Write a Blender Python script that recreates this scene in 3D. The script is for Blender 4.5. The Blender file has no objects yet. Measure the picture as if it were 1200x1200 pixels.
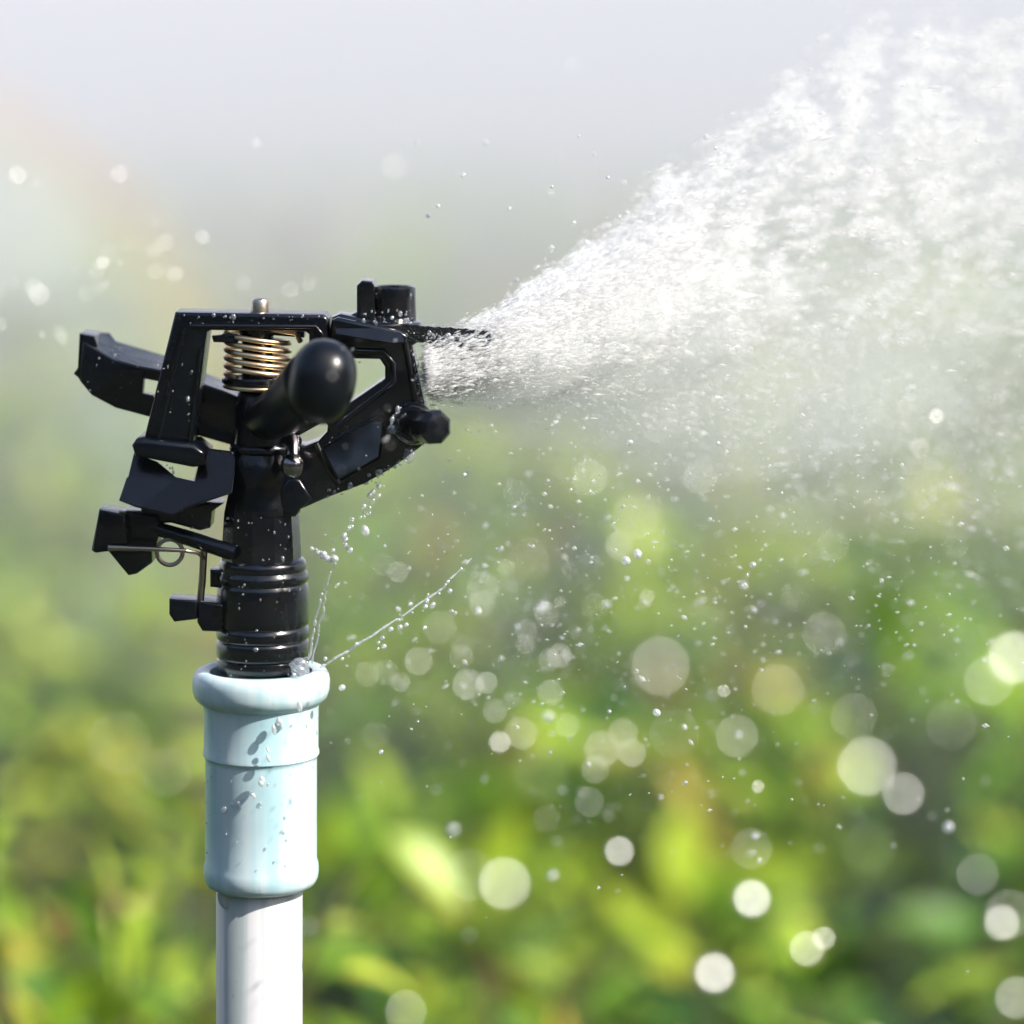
import bpy, bmesh, math, random
import numpy as np
from mathutils import Vector, Matrix, noise as mnoise

# ------------------------------------------------------------------ camera, light, exposure
scene = bpy.context.scene
col = scene.collection
R = math.radians
D = 0.9            # camera to the sprinkler, metres
S = 0.00025        # metres per photo pixel at the sprinkler
CZ = 0.9           # camera height
HOR = 88           # photo row of the horizon
cam_d = bpy.data.cameras.new('camera')
cam = bpy.data.objects.new('camera', cam_d)
col.objects.link(cam)
cam.location = (0, -D, CZ)
cam.rotation_euler = (R(90), 0, 0)
cam_d.sensor_width = 36
cam_d.lens = 36 * D / (1200 * S)
cam_d.shift_y = -(600 - HOR) / 1200
cam_d.clip_start = 0.02
cam_d.clip_end = 3000
cam_d.dof.use_dof = True
cam_d.dof.focus_distance = D - 0.008
cam_d.dof.aperture_fstop = 4.1
scene.camera = cam

SUN_AZ, SUN_EL = 62, 41       # degrees to the right of the camera's direction, and up
az = R(SUN_AZ)
to_sun = Vector((math.sin(az) * math.cos(R(SUN_EL)), -math.cos(az) * math.cos(R(SUN_EL)), math.sin(R(SUN_EL))))
world = bpy.data.worlds.new('World')
scene.world = world
world.use_nodes = True
wn = world.node_tree
sky = wn.nodes.new('ShaderNodeTexSky')
sky.sky_type = 'NISHITA'
sky.sun_disc = False
sky.sun_elevation = R(SUN_EL)
sky.sun_rotation = math.atan2(to_sun.x, to_sun.y)
sky.dust_density = 2.0
wn.links.new(sky.outputs[0], wn.nodes['Background'].inputs[0])
wn.nodes['Background'].inputs[1].default_value = 0.115
sun_d = bpy.data.lights.new('sun', 'SUN')
sun_d.energy = 5.0
sun_d.angle = R(0.5)
sun_d.color = (1, 0.95, 0.87)
sun = bpy.data.objects.new('sun', sun_d)
col.objects.link(sun)
sun.rotation_euler = to_sun.to_track_quat('Z', 'Y').to_euler()
scene.view_settings.view_transform = 'Standard'
scene.view_settings.look = 'None'
scene.view_settings.exposure = 0.66
scene.view_settings.gamma = 1
scene.render.engine = 'CYCLES'
cy = scene.cycles
cy.use_denoising = True
cy.denoiser = 'OPENIMAGEDENOISE'
cy.max_bounces = 10
cy.diffuse_bounces = 8
cy.volume_bounces = 4
cy.transparent_max_bounces = 24
cy.sample_clamp_indirect = 6
cy.caustics_reflective = False
cy.caustics_refractive = False

# ------------------------------------------------------------------ helpers
def W(px, py, dy=0.0):
    """world point seen at photo pixel (px,py), dy millimetres behind the sprinkler's axis"""
    k = (D + dy * .001) / D * S
    return Vector(((px - 600) * k, dy * .001, CZ - (py - HOR) * k))

def rnd(a, b): return random.uniform(a, b)

def node_mat(name):
    m = bpy.data.materials.new(name)
    m.use_nodes = True
    return m, m.node_tree, m.node_tree.nodes['Principled BSDF']

def bump(nt, b, scale, strength, dist=0.0005, detail=2):
    tc = nt.nodes.new('ShaderNodeTexCoord')
    n = nt.nodes.new('ShaderNodeTexNoise')
    n.inputs['Scale'].default_value = scale
    n.inputs['Detail'].default_value = detail
    bp = nt.nodes.new('ShaderNodeBump')
    bp.inputs['Strength'].default_value = strength
    bp.inputs['Distance'].default_value = dist
    if scale < 200: n.inputs['Detail'].default_value = 0
    nt.links.new(tc.outputs['Object'], n.inputs['Vector'])
    nt.links.new(n.outputs[0], bp.inputs['Height'])
    nt.links.new(bp.outputs[0], b.inputs['Normal'])
    nt.links.new(bp.outputs[0], b.inputs['Coat Normal'])
    return tc, n, bp

def plastic(name, c, rough, bscale, bstr, coat=.5, spec=.4):
    m, nt, b = node_mat(name)
    b.inputs['Base Color'].default_value = (*c, 1)
    tc, n, bp = bump(nt, b, bscale, bstr)
    r = nt.nodes.new('ShaderNodeTexNoise'); r.inputs['Scale'].default_value = 140
    mr = nt.nodes.new('ShaderNodeMapRange')
    mr.inputs[3].default_value = rough * .65; mr.inputs[4].default_value = rough * 1.35
    nt.links.new(tc.outputs['Object'], r.inputs['Vector'])
    nt.links.new(r.outputs[0], mr.inputs[0])
    nt.links.new(mr.outputs[0], b.inputs['Roughness'])
    b.inputs['Coat Weight'].default_value = coat
    b.inputs['Specular IOR Level'].default_value = spec
    b.inputs['Coat Roughness'].default_value = .17
    return m

def metal(name, c, rough):
    m, nt, b = node_mat(name)
    b.inputs['Base Color'].default_value = (*c, 1)
    b.inputs['Metallic'].default_value = 1
    b.inputs['Roughness'].default_value = rough
    bump(nt, b, 900, .08)
    return m

class MB:
    def __init__(self): self.v, self.f = [], []
    def add(self, vs, fs):
        n = len(self.v)
        self.v += [Vector(p) for p in vs]
        self.f += [tuple(i + n for i in f) for f in fs]
        return self
    def prism(self, poly, d0, d1, holes=(), bev=.5):
        """a plate: outline in photo pixels at its front face, from d0 (near) to d1 (far), rounded edges"""
        cu = bpy.data.curves.new('tmp', 'CURVE')
        cu.dimensions = '2D'; cu.fill_mode = 'BOTH'
        bv = bev * .001
        cu.extrude = (d1 - d0) * .0005 - bv
        cu.bevel_depth = bv; cu.bevel_resolution = 2; cu.offset = -bv
        for pl in [poly] + list(holes):
            sp = cu.splines.new('POLY'); sp.points.add(len(pl) - 1)
            for q, (px, py) in zip(sp.points, pl):
                w = W(px, py, d0); q.co = (w.x, w.z, 0, 1)
            sp.use_cyclic_u = True
        ob = bpy.data.objects.new('tmp', cu)
        me = bpy.data.meshes.new_from_object(ob)
        bm = bmesh.new(); bm.from_mesh(me)
        bmesh.ops.remove_doubles(bm, verts=bm.verts, dist=1e-6)
        ym = (d0 + d1) * .0005
        for q in bm.verts: q.co = Vector((q.co.x, ym - q.co.z, q.co.y))
        bmesh.ops.recalc_face_normals(bm, faces=bm.faces)
        bm.verts.index_update()
        self.add([q.co for q in bm.verts], [[q.index for q in f.verts] for f in bm.faces])
        bm.free(); bpy.data.objects.remove(ob); bpy.data.curves.remove(cu); bpy.data.meshes.remove(me)
        return self
    def loft(self, a, da, b, db):
        """a solid between two outlines of equal count"""
        n = len(a)
        vs = [W(x, y, da) for x, y in a] + [W(x, y, db) for x, y in b]
        fs = [tuple(range(n)), tuple(reversed(range(n, 2 * n)))]
        fs += [(i, i + n, (i + 1) % n + n, (i + 1) % n) for i in range(n)]
        return self.add(vs, fs)
    def lathe(self, cx, prof, dy=0, seg=72, axis=None):
        """prof: (photo row, radius in photo pixels) about a vertical axis"""
        vs, fs = [], []
        c0 = W(cx, 500, dy)
        k = (D + dy * .001) / D * S
        for (py, r) in prof:
            z = CZ - (py - HOR) * k
            for i in range(seg):
                a = 2 * math.pi * i / seg
                vs.append((c0.x + math.cos(a) * r * k, c0.y + math.sin(a) * r * k, z))
        m = len(prof)
        for j in range(m - 1):
            for i in range(seg):
                i2 = (i + 1) % seg
                fs.append((j * seg + i, (j + 1) * seg + i, (j + 1) * seg + i2, j * seg + i2))
        fs.append(tuple(range(seg)))
        fs.append(tuple(reversed(range((m - 1) * seg, m * seg))))
        return self.add(vs, fs)
    def tube(self, pts, rad, seg=16, closed=False, cap=True, twist=0):
        pts = [Vector(p) for p in pts]; n = len(pts)
        if not hasattr(rad, '__len__'): rad = [rad] * n
        vs, fs = [], []; up = None
        for i, p in enumerate(pts):
            t = (pts[(i + 1) % n] - pts[i - 1]) if closed else (pts[min(i + 1, n - 1)] - pts[max(i - 1, 0)])
            t.normalize()
            if up is None:
                up = Vector((0, 0, 1)) if abs(t.z) < .9 else Vector((0, 1, 0))
            u = (up - t * up.dot(t)).normalized(); w = t.cross(u); up = u
            for k in range(seg):
                a = 2 * math.pi * k / seg + twist
                vs.append(p + (u * math.cos(a) + w * math.sin(a)) * rad[i])
        for j in range(n if closed else n - 1):
            j2 = (j + 1) % n
            for k in range(seg):
                k2 = (k + 1) % seg
                fs.append((j * seg + k, j * seg + k2, j2 * seg + k2, j2 * seg + k))
        if not closed and cap:
            fs.append(tuple(reversed(range(seg)))); fs.append(tuple(range((n - 1) * seg, n * seg)))
        return self.add(vs, fs)
    def ptube(self, pts, rpx, seg=16, **kw):
        """tube with points (px,py,dy) and radii in photo pixels"""
        return self.tube([W(*p) for p in pts], [r * S for r in rpx] if hasattr(rpx, '__len__') else rpx * S, seg, **kw)
    def ball(self, c, rad, rot=None, su=32, sv=20, pw=1.0):
        vs, fs = [], []
        M = rot or Matrix.Identity(3)
        pwf = lambda x: math.copysign(abs(x) ** pw, x)
        for j in range(sv + 1):
            th = math.pi * j / sv
            for i in range(su):
                a = 2 * math.pi * i / su
                v = Vector((pwf(math.sin(th)) * pwf(math.cos(a)) * rad[0], pwf(math.sin(th)) * pwf(math.sin(a)) * rad[1], pwf(math.cos(th)) * rad[2]))
                vs.append(Vector(c) + M @ v)
        for j in range(sv):
            for i in range(su):
                i2 = (i + 1) % su
                fs.append((j * su + i, (j + 1) * su + i, (j + 1) * su + i2, j * su + i2))
        return self.add(vs, fs)
    def build(self, name, mat, parent=None, ang=38):
        off = Vector(parent['world_loc']) if parent is not None and 'world_loc' in parent else Vector()
        me = bpy.data.meshes.new(name)
        me.from_pydata([v - off for v in self.v], [], self.f)
        bm = bmesh.new(); bm.from_mesh(me)
        bmesh.ops.remove_doubles(bm, verts=bm.verts, dist=1e-7)
        bmesh.ops.recalc_face_normals(bm, faces=bm.faces)
        bm.to_mesh(me); bm.free()
        me.polygons.foreach_set('use_smooth', [True] * len(me.polygons))
        me.set_sharp_from_angle(angle=R(ang))
        me.materials.append(mat)
        o = bpy.data.objects.new(name, me)
        col.objects.link(o)
        if parent is not None:
            o.parent = parent
            if 'world_loc' in parent: o['world_loc'] = list(off)
        return o

def tag(o, label=None, cat=None, group=None, kind=None):
    if label: o['label'] = label
    if cat: o['category'] = cat
    if group: o['group'] = group
    if kind: o['kind'] = kind
    return o

def empty(name, loc):
    o = bpy.data.objects.new(name, None)
    o.empty_display_size = .01
    o.location = loc; o['world_loc'] = list(loc)
    col.objects.link(o)
    return o

def np_mesh(name, verts, tris, mat, smooth=True):
    me = bpy.data.meshes.new(name)
    nv, nf = len(verts), len(tris); k = tris.shape[1]
    me.vertices.add(nv); me.vertices.foreach_set('co', verts.astype(np.float32).ravel())
    me.loops.add(nf * k); me.loops.foreach_set('vertex_index', tris.astype(np.int32).ravel())
    me.polygons.add(nf)
    me.polygons.foreach_set('loop_start', np.arange(nf, dtype=np.int32) * k)
    me.polygons.foreach_set('loop_total', np.full(nf, k, dtype=np.int32))
    me.polygons.foreach_set('use_smooth', np.full(nf, smooth))
    me.update(calc_edges=True)
    me.materials.append(mat)
    return me

# ------------------------------------------------------------------ materials
M_black = plastic('black_plastic', (.0009, .0021, .0046), .25, 220, .35, .4, .42)
M_ball = plastic('smooth_black_plastic', (.0009, .0021, .0046), .34, 200, .05, .1, .4)
M_film = plastic('wet_film_plastic', (.0008, .0018, .0040), .25, 105, 1.0, 1.0, .45)
M_wet = plastic('wet_black_plastic', (.005, .006, .008), .13, 1500, .9, .9)
M_spring = metal('spring_steel', (.95, .72, .46), .34)
M_pin = metal('pin_steel', (.60, .52, .44), .34)
M_dark = metal('dark_chrome', (.32, .29, .30), .16)
M_rod = metal('rod_steel', (.42, .36, .30), .3)

def pvc(name, c, stain, dirt):
    m, nt, b = node_mat(name)
    tc, n, bp = bump(nt, b, 180, .06)
    mp = nt.nodes.new('ShaderNodeMapping'); mp.inputs['Scale'].default_value = (150, 150, 7)
    n1 = nt.nodes.new('ShaderNodeTexNoise'); n1.inputs['Scale'].default_value = 1.0; n1.inputs['Detail'].default_value = 4
    rp = nt.nodes.new('ShaderNodeValToRGB')
    rp.color_ramp.elements[0].position = .36; rp.color_ramp.elements[0].color = (*stain, 1)
    rp.color_ramp.elements[1].position = .54; rp.color_ramp.elements[1].color = (*c, 1)
    n2 = nt.nodes.new('ShaderNodeTexNoise'); n2.inputs['Scale'].default_value = 330; n2.inputs['Detail'].default_value = 3
    r2 = nt.nodes.new('ShaderNodeValToRGB')
    r2.color_ramp.elements[0].position = .66; r2.color_ramp.elements[0].color = (0, 0, 0, 1)
    r2.color_ramp.elements[1].position = .76; r2.color_ramp.elements[1].color = (1, 1, 1, 1)
    mx = nt.nodes.new('ShaderNodeMixRGB'); mx.inputs[2].default_value = (*dirt, 1)
    mul = nt.nodes.new('ShaderNodeMath'); mul.operation = 'MULTIPLY'; mul.inputs[1].default_value = .45
    L = nt.links.new
    L(tc.outputs['Object'], mp.inputs[0]); L(mp.outputs[0], n1.inputs['Vector']); L(n1.outputs[0], rp.inputs[0])
    L(tc.outputs['Object'], n2.inputs['Vector']); L(n2.outputs[0], r2.inputs[0]); L(r2.outputs[0], mul.inputs[0])
    L(mul.outputs[0], mx.inputs[0]); L(rp.outputs[0], mx.inputs[1]); L(mx.outputs[0], b.inputs['Base Color'])
    b.inputs['Roughness'].default_value = .3
    b.inputs['Subsurface Weight'].default_value = 0
    b.inputs['Coat Weight'].default_value = .25
    return m
M_coupling = pvc('pale_blue_pvc', (.64, .77, .81), (.44, .66, .72), (.30, .50, .58))
M_pipe = pvc('white_pvc', (.62, .62, .635), (.42, .47, .47), (.30, .28, .24))

def water(name, c, rough, transl, clear, metallic=0.0):
    m, nt, b = node_mat(name)
    b.inputs['Base Color'].default_value = (*c, 1)
    b.inputs['Roughness'].default_value = rough
    b.inputs['Metallic'].default_value = metallic
    out = nt.nodes['Material Output']; last = b.outputs[0]
    if transl:
        t = nt.nodes.new('ShaderNodeBsdfTranslucent'); t.inputs[0].default_value = (*c, 1)
        mx = nt.nodes.new('ShaderNodeMixShader'); mx.inputs[0].default_value = transl
        nt.links.new(last, mx.inputs[1]); nt.links.new(t.outputs[0], mx.inputs[2]); last = mx.outputs[0]
    if clear:
        t = nt.nodes.new('ShaderNodeBsdfTransparent')
        mx = nt.nodes.new('ShaderNodeMixShader'); mx.inputs[0].default_value = clear
        nt.links.new(last, mx.inputs[1]); nt.links.new(t.outputs[0], mx.inputs[2]); last = mx.outputs[0]
    nt.links.new(last, out.inputs[0])
    return m
M_spray = water('spray_water', (.985, .985, .99), .5, .5, .62)
M_glint = water('glinting_water', (.95, .95, .94), .36, 0, 0, 1.0)
M_drop = water('droplet_water', (.93, .95, .96), .15, .3, .35, .4)
M_bead = water('bead_water', (.72, .76, .82), .1, 0, .66, .5)

def leaf_mat():
    m, nt, b = node_mat('crop_leaf')
    at = nt.nodes.new('ShaderNodeAttribute'); at.attribute_name = 'tint'
    tc = nt.nodes.new('ShaderNodeTexCoord')
    n = nt.nodes.new('ShaderNodeTexNoise'); n.inputs['Scale'].default_value = 45; n.inputs['Detail'].default_value = 3
    ad = nt.nodes.new('ShaderNodeMath'); ad.operation = 'MULTIPLY_ADD'; ad.inputs[1].default_value = .25
    rp = nt.nodes.new('ShaderNodeValToRGB'); cr = rp.color_ramp
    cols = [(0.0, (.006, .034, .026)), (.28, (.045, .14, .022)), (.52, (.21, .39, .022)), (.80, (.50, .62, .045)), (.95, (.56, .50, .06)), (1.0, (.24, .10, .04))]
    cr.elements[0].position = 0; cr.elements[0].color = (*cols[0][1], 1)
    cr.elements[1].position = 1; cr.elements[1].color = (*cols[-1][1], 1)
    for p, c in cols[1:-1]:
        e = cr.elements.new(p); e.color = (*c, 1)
    L = nt.links.new
    L(tc.outputs['Object'], n.inputs['Vector'])
    sb = nt.nodes.new('ShaderNodeMath'); sb.operation = 'SUBTRACT'; sb.inputs[1].default_value = .5
    L(n.outputs[0], sb.inputs[0]); L(sb.outputs[0], ad.inputs[0]); L(at.outputs['Fac'], ad.inputs[2])
    L(ad.outputs[0], rp.inputs[0]); L(rp.outputs[0], b.inputs['Base Color'])
    b.inputs['Roughness'].default_value = .38
    t = nt.nodes.new('ShaderNodeBsdfTranslucent'); L(rp.outputs[0], t.inputs[0])
    mx = nt.nodes.new('ShaderNodeMixShader'); mx.inputs[0].default_value = .27
    L(b.outputs[0], mx.inputs[1]); L(t.outputs[0], mx.inputs[2]); L(mx.outputs[0], nt.nodes['Material Output'].inputs[0])
    return m
M_leaf = leaf_mat()

def ground_mat(name, c1, c2, scale):
    m, nt, b = node_mat(name)
    tc = nt.nodes.new('ShaderNodeTexCoord')
    n = nt.nodes.new('ShaderNodeTexNoise'); n.inputs['Scale'].default_value = scale; n.inputs['Detail'].default_value = 8
    rp = nt.nodes.new('ShaderNodeValToRGB')
    rp.color_ramp.elements[0].position = .35; rp.color_ramp.elements[0].color = (*c1, 1)
    rp.color_ramp.elements[1].position = .65; rp.color_ramp.elements[1].color = (*c2, 1)
    nt.links.new(tc.outputs['Object'], n.inputs['Vector']); nt.links.new(n.outputs[0], rp.inputs[0])
    nt.links.new(rp.outputs[0], b.inputs['Base Color'])
    b.inputs['Roughness'].default_value = .9
    return m
M_ground = ground_mat('field_soil_gap_shade', (.010, .018, .012), (.03, .045, .018), .8)
_nt = M_ground.node_tree; _N = _nt.nodes
_tc = _N.new('ShaderNodeTexCoord'); _sx = _N.new('ShaderNodeSeparateXYZ'); _mr = _N.new('ShaderNodeMapRange'); _mx = _N.new('ShaderNodeMixRGB')
_mr.inputs[1].default_value = 1.0; _mr.inputs[2].default_value = 1.9; _mx.inputs[2].default_value = (.085, .17, .035, 1)  # bare soil near, darkened as painted shade in the plant gaps; green beyond
_nt.links.new(_tc.outputs['Object'], _sx.inputs[0]); _nt.links.new(_sx.outputs[1], _mr.inputs[0]); _nt.links.new(_mr.outputs[0], _mx.inputs[0])
_b0 = _N['Principled BSDF']; _src = _b0.inputs['Base Color'].links[0].from_socket
_nt.links.new(_src, _mx.inputs[1]); _nt.links.new(_mx.outputs[0], _b0.inputs['Base Color'])
M_hill = ground_mat('hill_green', (.05, .07, .03), (.08, .10, .05), .03)
M_stem, _nt, _b = node_mat('stem_brown_green')
_b.inputs['Base Color'].default_value = (.09, .085, .03, 1); _b.inputs['Roughness'].default_value = .7

# ------------------------------------------------------------------ setting: field, far hills, haze
def sheet(name, xs, ys, zf, mat):
    vs = np.array([(x, y, zf(x, y)) for y in ys for x in xs])
    nx = len(xs); q = []
    for j in range(len(ys) - 1):
        for i in range(nx - 1):
            a = j * nx + i; q.append((a, a + 1, a + 1 + nx, a + nx))
    o = bpy.data.objects.new(name, np_mesh(name, vs, np.array(q), mat))
    col.objects.link(o)
    return o
ground = sheet('ground', np.linspace(-420, 420, 60), np.concatenate([np.linspace(-6, 30, 60), np.linspace(40, 620, 40)]),
               lambda x, y: .03 * mnoise.noise(Vector((x * .7, y * .7, 0))) - .01, M_ground)
tag(ground, kind='structure')
hills = sheet('hills', np.linspace(-400, 400, 70), np.linspace(330, 600, 24),
              lambda x, y: -3 + (max(0, math.sin((y - 330) / 270 * math.pi)) * (13 + 6 * mnoise.noise(Vector((x * .012, 3.1, 0))))), M_hill)
tag(hills, kind='structure')

hz = MB()
X0, X1, Y0, Y1, Z0, Z1 = -430, 430, -8, 640, -4.5, 17.5
hz.add([(X0, Y0, Z0), (X1, Y0, Z0), (X1, Y1, Z0), (X0, Y1, Z0), (X0, Y0, Z1), (X1, Y0, Z1), (X1, Y1, Z1), (X0, Y1, Z1)],
       [(0, 3, 2, 1), (4, 5, 6, 7), (0, 1, 5, 4), (1, 2, 6, 5), (2, 3, 7, 6), (3, 0, 4, 7)])
mh = bpy.data.materials.new('haze_air'); mh.use_nodes = True
nt = mh.node_tree; nt.nodes.clear()
vo = nt.nodes.new('ShaderNodeVolumePrincipled'); mo = nt.nodes.new('ShaderNodeOutputMaterial')
vo.inputs['Color'].default_value = (.860, .853, .940, 1)
vo.inputs['Density'].default_value = .003
vo.inputs['Anisotropy'].default_value = -.1
nt.links.new(vo.outputs[0], mo.inputs['Volume'])
haze = hz.build('haze', mh)
tag(haze, kind='stuff')

mm = mh.copy(); mm.name = 'drifting_mist'
mm.node_tree.nodes['Principled Volume'].inputs['Density'].default_value = .17
mist = MB().ball((0, 27.5, .35), (60, 26.1, 3.2), None, 48, 32, .5).build('drifting_mist', mm, None, 180)
tag(mist, 'pale mist drifting low over the far crop rows', 'mist', kind='stuff')

# a faint rainbow on the left, its light painted into tinted volume bands
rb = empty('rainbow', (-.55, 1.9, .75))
tag(rb, 'faint rainbow arc painted as tinted mist left of the sprinkler', 'rainbow', kind='stuff')
kk = (D + 1900 * .001) / D * S
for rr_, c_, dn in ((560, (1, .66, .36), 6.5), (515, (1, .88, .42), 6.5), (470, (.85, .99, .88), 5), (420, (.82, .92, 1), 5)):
    m_ = mh.copy(); m_.name = 'rainbow_tinted_mist'
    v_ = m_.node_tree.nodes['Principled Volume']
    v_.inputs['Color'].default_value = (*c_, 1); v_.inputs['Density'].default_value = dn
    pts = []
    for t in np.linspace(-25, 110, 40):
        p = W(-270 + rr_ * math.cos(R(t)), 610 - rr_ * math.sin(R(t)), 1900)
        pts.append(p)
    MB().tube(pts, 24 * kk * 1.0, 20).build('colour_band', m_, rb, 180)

# ------------------------------------------------------------------ crop plants
random.seed(11)
def plant_arrays(seed, nleaf, rad, h, leaf, gn=5, dark=0.0):
    """leaf blades (vertices, quads, tint per vertex) and stems for one plant"""
    rg = random.Random(seed)
    V, F, T, stems = [], [], [], MB()
    nst = max(3, nleaf // 14)
    tips = []
    tsh = [rg.gauss(.02, .15) for _ in range(nst)]
    for s in range(nst):
        a = rg.uniform(0, 6.283); rr = rad * math.sqrt(rg.random())
        tip = Vector((math.cos(a) * rr, math.sin(a) * rr, h * rg.uniform(.72, 1.1)))
        base = Vector((math.cos(a) * rr * .25, math.sin(a) * rr * .25, 0))
        mid = (base + tip) / 2 + Vector((rg.uniform(-.03, .03), rg.uniform(-.03, .03), .05))
        stems.tube([base, mid, tip], [.006, .004, .0022], 6)
        tips.append((base, mid, tip))
    for l in range(nleaf):
        base, mid, tip = tips[l % nst]
        t = 1 - abs(rg.gauss(0, .33)); t = max(.12, min(1, t))
        p = base * (1 - t) ** 2 + mid * 2 * t * (1 - t) + tip * t * t
        a = rg.uniform(0, 6.283)
        el = rg.gauss(.45 if t > .8 else .05, .45)
        d = Vector((math.cos(a) * math.cos(el), math.sin(a) * math.cos(el), math.sin(el)))
        side = d.cross(Vector((0, 0, 1))).normalized()
        nrm = side.cross(d)
        rl = rg.gauss(0, .5)
        side = side * math.cos(rl) + nrm * math.sin(rl); nrm = side.cross(d)
        ln = leaf * rg.uniform(.6, 1.35); wd = ln * rg.uniform(.30, .44)
        tint = rg.gauss(dark + .05 + .62 * t * t + tsh[l % nst], .13)  # low leaves older and darker, deepened further as painted shade in the gaps
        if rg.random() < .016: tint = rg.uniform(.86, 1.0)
        n0 = len(V)
        droop = rg.uniform(.1, .5)
        for i in range(gn + 1):
            u = i / gn
            w = wd * math.sin(math.pi * min(1, u * .92 + .06)) ** .8
            c = p + d * (ln * u + .02) - Vector((0, 0, 1)) * droop * ln * u * u * .6
            for s in (-1, 0, 1):
                V.append(c + side * w * s * .5 + nrm * abs(s) * w * .16); T.append(tint)
        for i in range(gn):
            for s in (0, 1):
                b0 = n0 + i * 3 + s
                F.append((b0, b0 + 1, b0 + 4, b0 + 3))
    return np.array([tuple(v) for v in V]), np.array(F), np.array(T), stems

def leaf_mesh(name, V, F, T):
    me = np_mesh(name, V, F, M_leaf)
    at = me.attributes.new('tint', 'FLOAT', 'POINT')
    at.data.foreach_set('value', T.astype(np.float32))
    return me

variants = []
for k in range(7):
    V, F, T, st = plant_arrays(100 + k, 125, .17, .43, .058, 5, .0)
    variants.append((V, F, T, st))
protos = []
for V, F, T, st in variants:
    root = st.build('leafy_plant', M_stem)
    fo = bpy.data.objects.new('foliage', leaf_mesh('foliage', V, F, T)); fo.parent = root
    col.objects.link(fo)
    protos.append((root, fo))
def canopy(x, y):
    return 1 + .10 * mnoise.noise(Vector((x * 1.3, y * 1.1, 5.0)))
spots = []
rows = [.62, .86, 1.12, 1.40, 1.72, 2.06, 2.44, 2.86, 3.3, 3.8]
for y in rows:
    half = (D + y) / 6 + .30
    n = int(2 * half / (.235 if y < 1.5 else .185)) + 1
    for i in range(n):
        x = -half + (i + .5) * 2 * half / n + rnd(-.07, .07)
        spots.append((x, y + rnd(-.09, .09)))
used = set()
for i, (x, y) in enumerate(spots):
    k = random.randrange(len(protos))
    if y < 1.5 and random.random() < .2 and k in used: continue
    root, fo = protos[k]
    if k in used:
        r2 = root.copy(); f2 = fo.copy(); f2.parent = r2
        col.objects.link(r2); col.objects.link(f2)
    else:
        used.add(k); r2 = root
    sc = canopy(x, y) * rnd(.86, 1.06)
    r2.location = (x, y, 0); r2.rotation_euler = (0, 0, rnd(0, 6.283)); r2.scale = (1, 1, sc)
    tag(r2, 'leafy green crop plant out of focus in the field behind the sprinkler', 'plant', 'crop plants in the field behind the sprinkler')

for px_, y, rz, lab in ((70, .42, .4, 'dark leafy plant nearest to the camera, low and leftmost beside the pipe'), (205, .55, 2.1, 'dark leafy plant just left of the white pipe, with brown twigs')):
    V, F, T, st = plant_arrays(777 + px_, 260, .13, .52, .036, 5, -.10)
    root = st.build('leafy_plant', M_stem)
    fo = bpy.data.objects.new('foliage', leaf_mesh('foliage', V, F, T)); fo.parent = root
    col.objects.link(fo)
    root.location = ((px_ - 600) * S * (D + y) / D, y, 0); root.rotation_euler = (0, 0, rz); root.scale = (1, 1, 1 - .2 * (y > .5))
    tag(root, lab, 'plant', 'crop plants in the field behind the sprinkler')

# the far rows read as one mass
FV, FF, FT = [], [], []; nofs = 0
y = 4.3
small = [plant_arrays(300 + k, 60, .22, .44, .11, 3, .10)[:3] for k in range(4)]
while y < 34:
    half = (D + y) / 6 + .5
    step = .30 + y * .018
    n = int(2 * half / step) + 1
    for i in range(n):
        x = -half + (i + .5) * 2 * half / n + rnd(-.1, .1)
        V, F, T = random.choice(small)
        a = rnd(0, 6.283); ca, sa = math.cos(a), math.sin(a); s = canopy(x, y) * rnd(.85, 1.1); g = 1 + y * .03
        P = np.stack([(V[:, 0] * ca - V[:, 1] * sa) * g + x, (V[:, 0] * sa + V[:, 1] * ca) * g + y + rnd(-.1, .1), V[:, 2] * s], 1)
        FV.append(P); FF.append(F + nofs); FT.append(T); nofs += len(P)
    y += .34 + y * .03
far = bpy.data.objects.new('crop_field', leaf_mesh('crop_field', np.concatenate(FV), np.concatenate(FF), np.concatenate(FT)))
col.objects.link(far)
tag(far, 'far crop rows melting into one soft green mass', 'crop', kind='stuff')

# unseen belt of trees added behind the camera to darken reflections in the wet plastic
tv_, tf_, tt_ = [], [], []
rg_ = np.random.default_rng(8)
nl = 16000
aa = R(180) + rg_.random(nl) * R(210) - R(15)
dist = 13 + rg_.normal(0, .8, nl)
hh = 5.2 * rg_.random(nl) ** .8 * (1 + .18 * np.sin(aa * 9) + .1 * np.sin(aa * 23))
C_ = np.stack([np.cos(aa) * dist, -D + np.sin(aa) * dist, hh], 1)
u_ = rg_.normal(0, 1, (nl, 3)); u_ /= np.linalg.norm(u_, axis=1, keepdims=True)
w_ = np.cross(u_, rg_.normal(0, 1, (nl, 3))); w_ /= np.linalg.norm(w_, axis=1, keepdims=True)
V_ = np.stack([C_ - u_ * .34, C_ + w_ * .16, C_ + u_ * .34, C_ - w_ * .16], 1).reshape(-1, 3)
belt = bpy.data.objects.new('tree_belt', leaf_mesh('tree_belt', V_, np.arange(nl * 4).reshape(-1, 4), np.repeat(rg_.normal(.1, .08, nl), 4)))
col.objects.link(belt)
tag(belt, 'unseen belt of trees added to darken reflections in the wet plastic', 'trees', kind='stuff')

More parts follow.
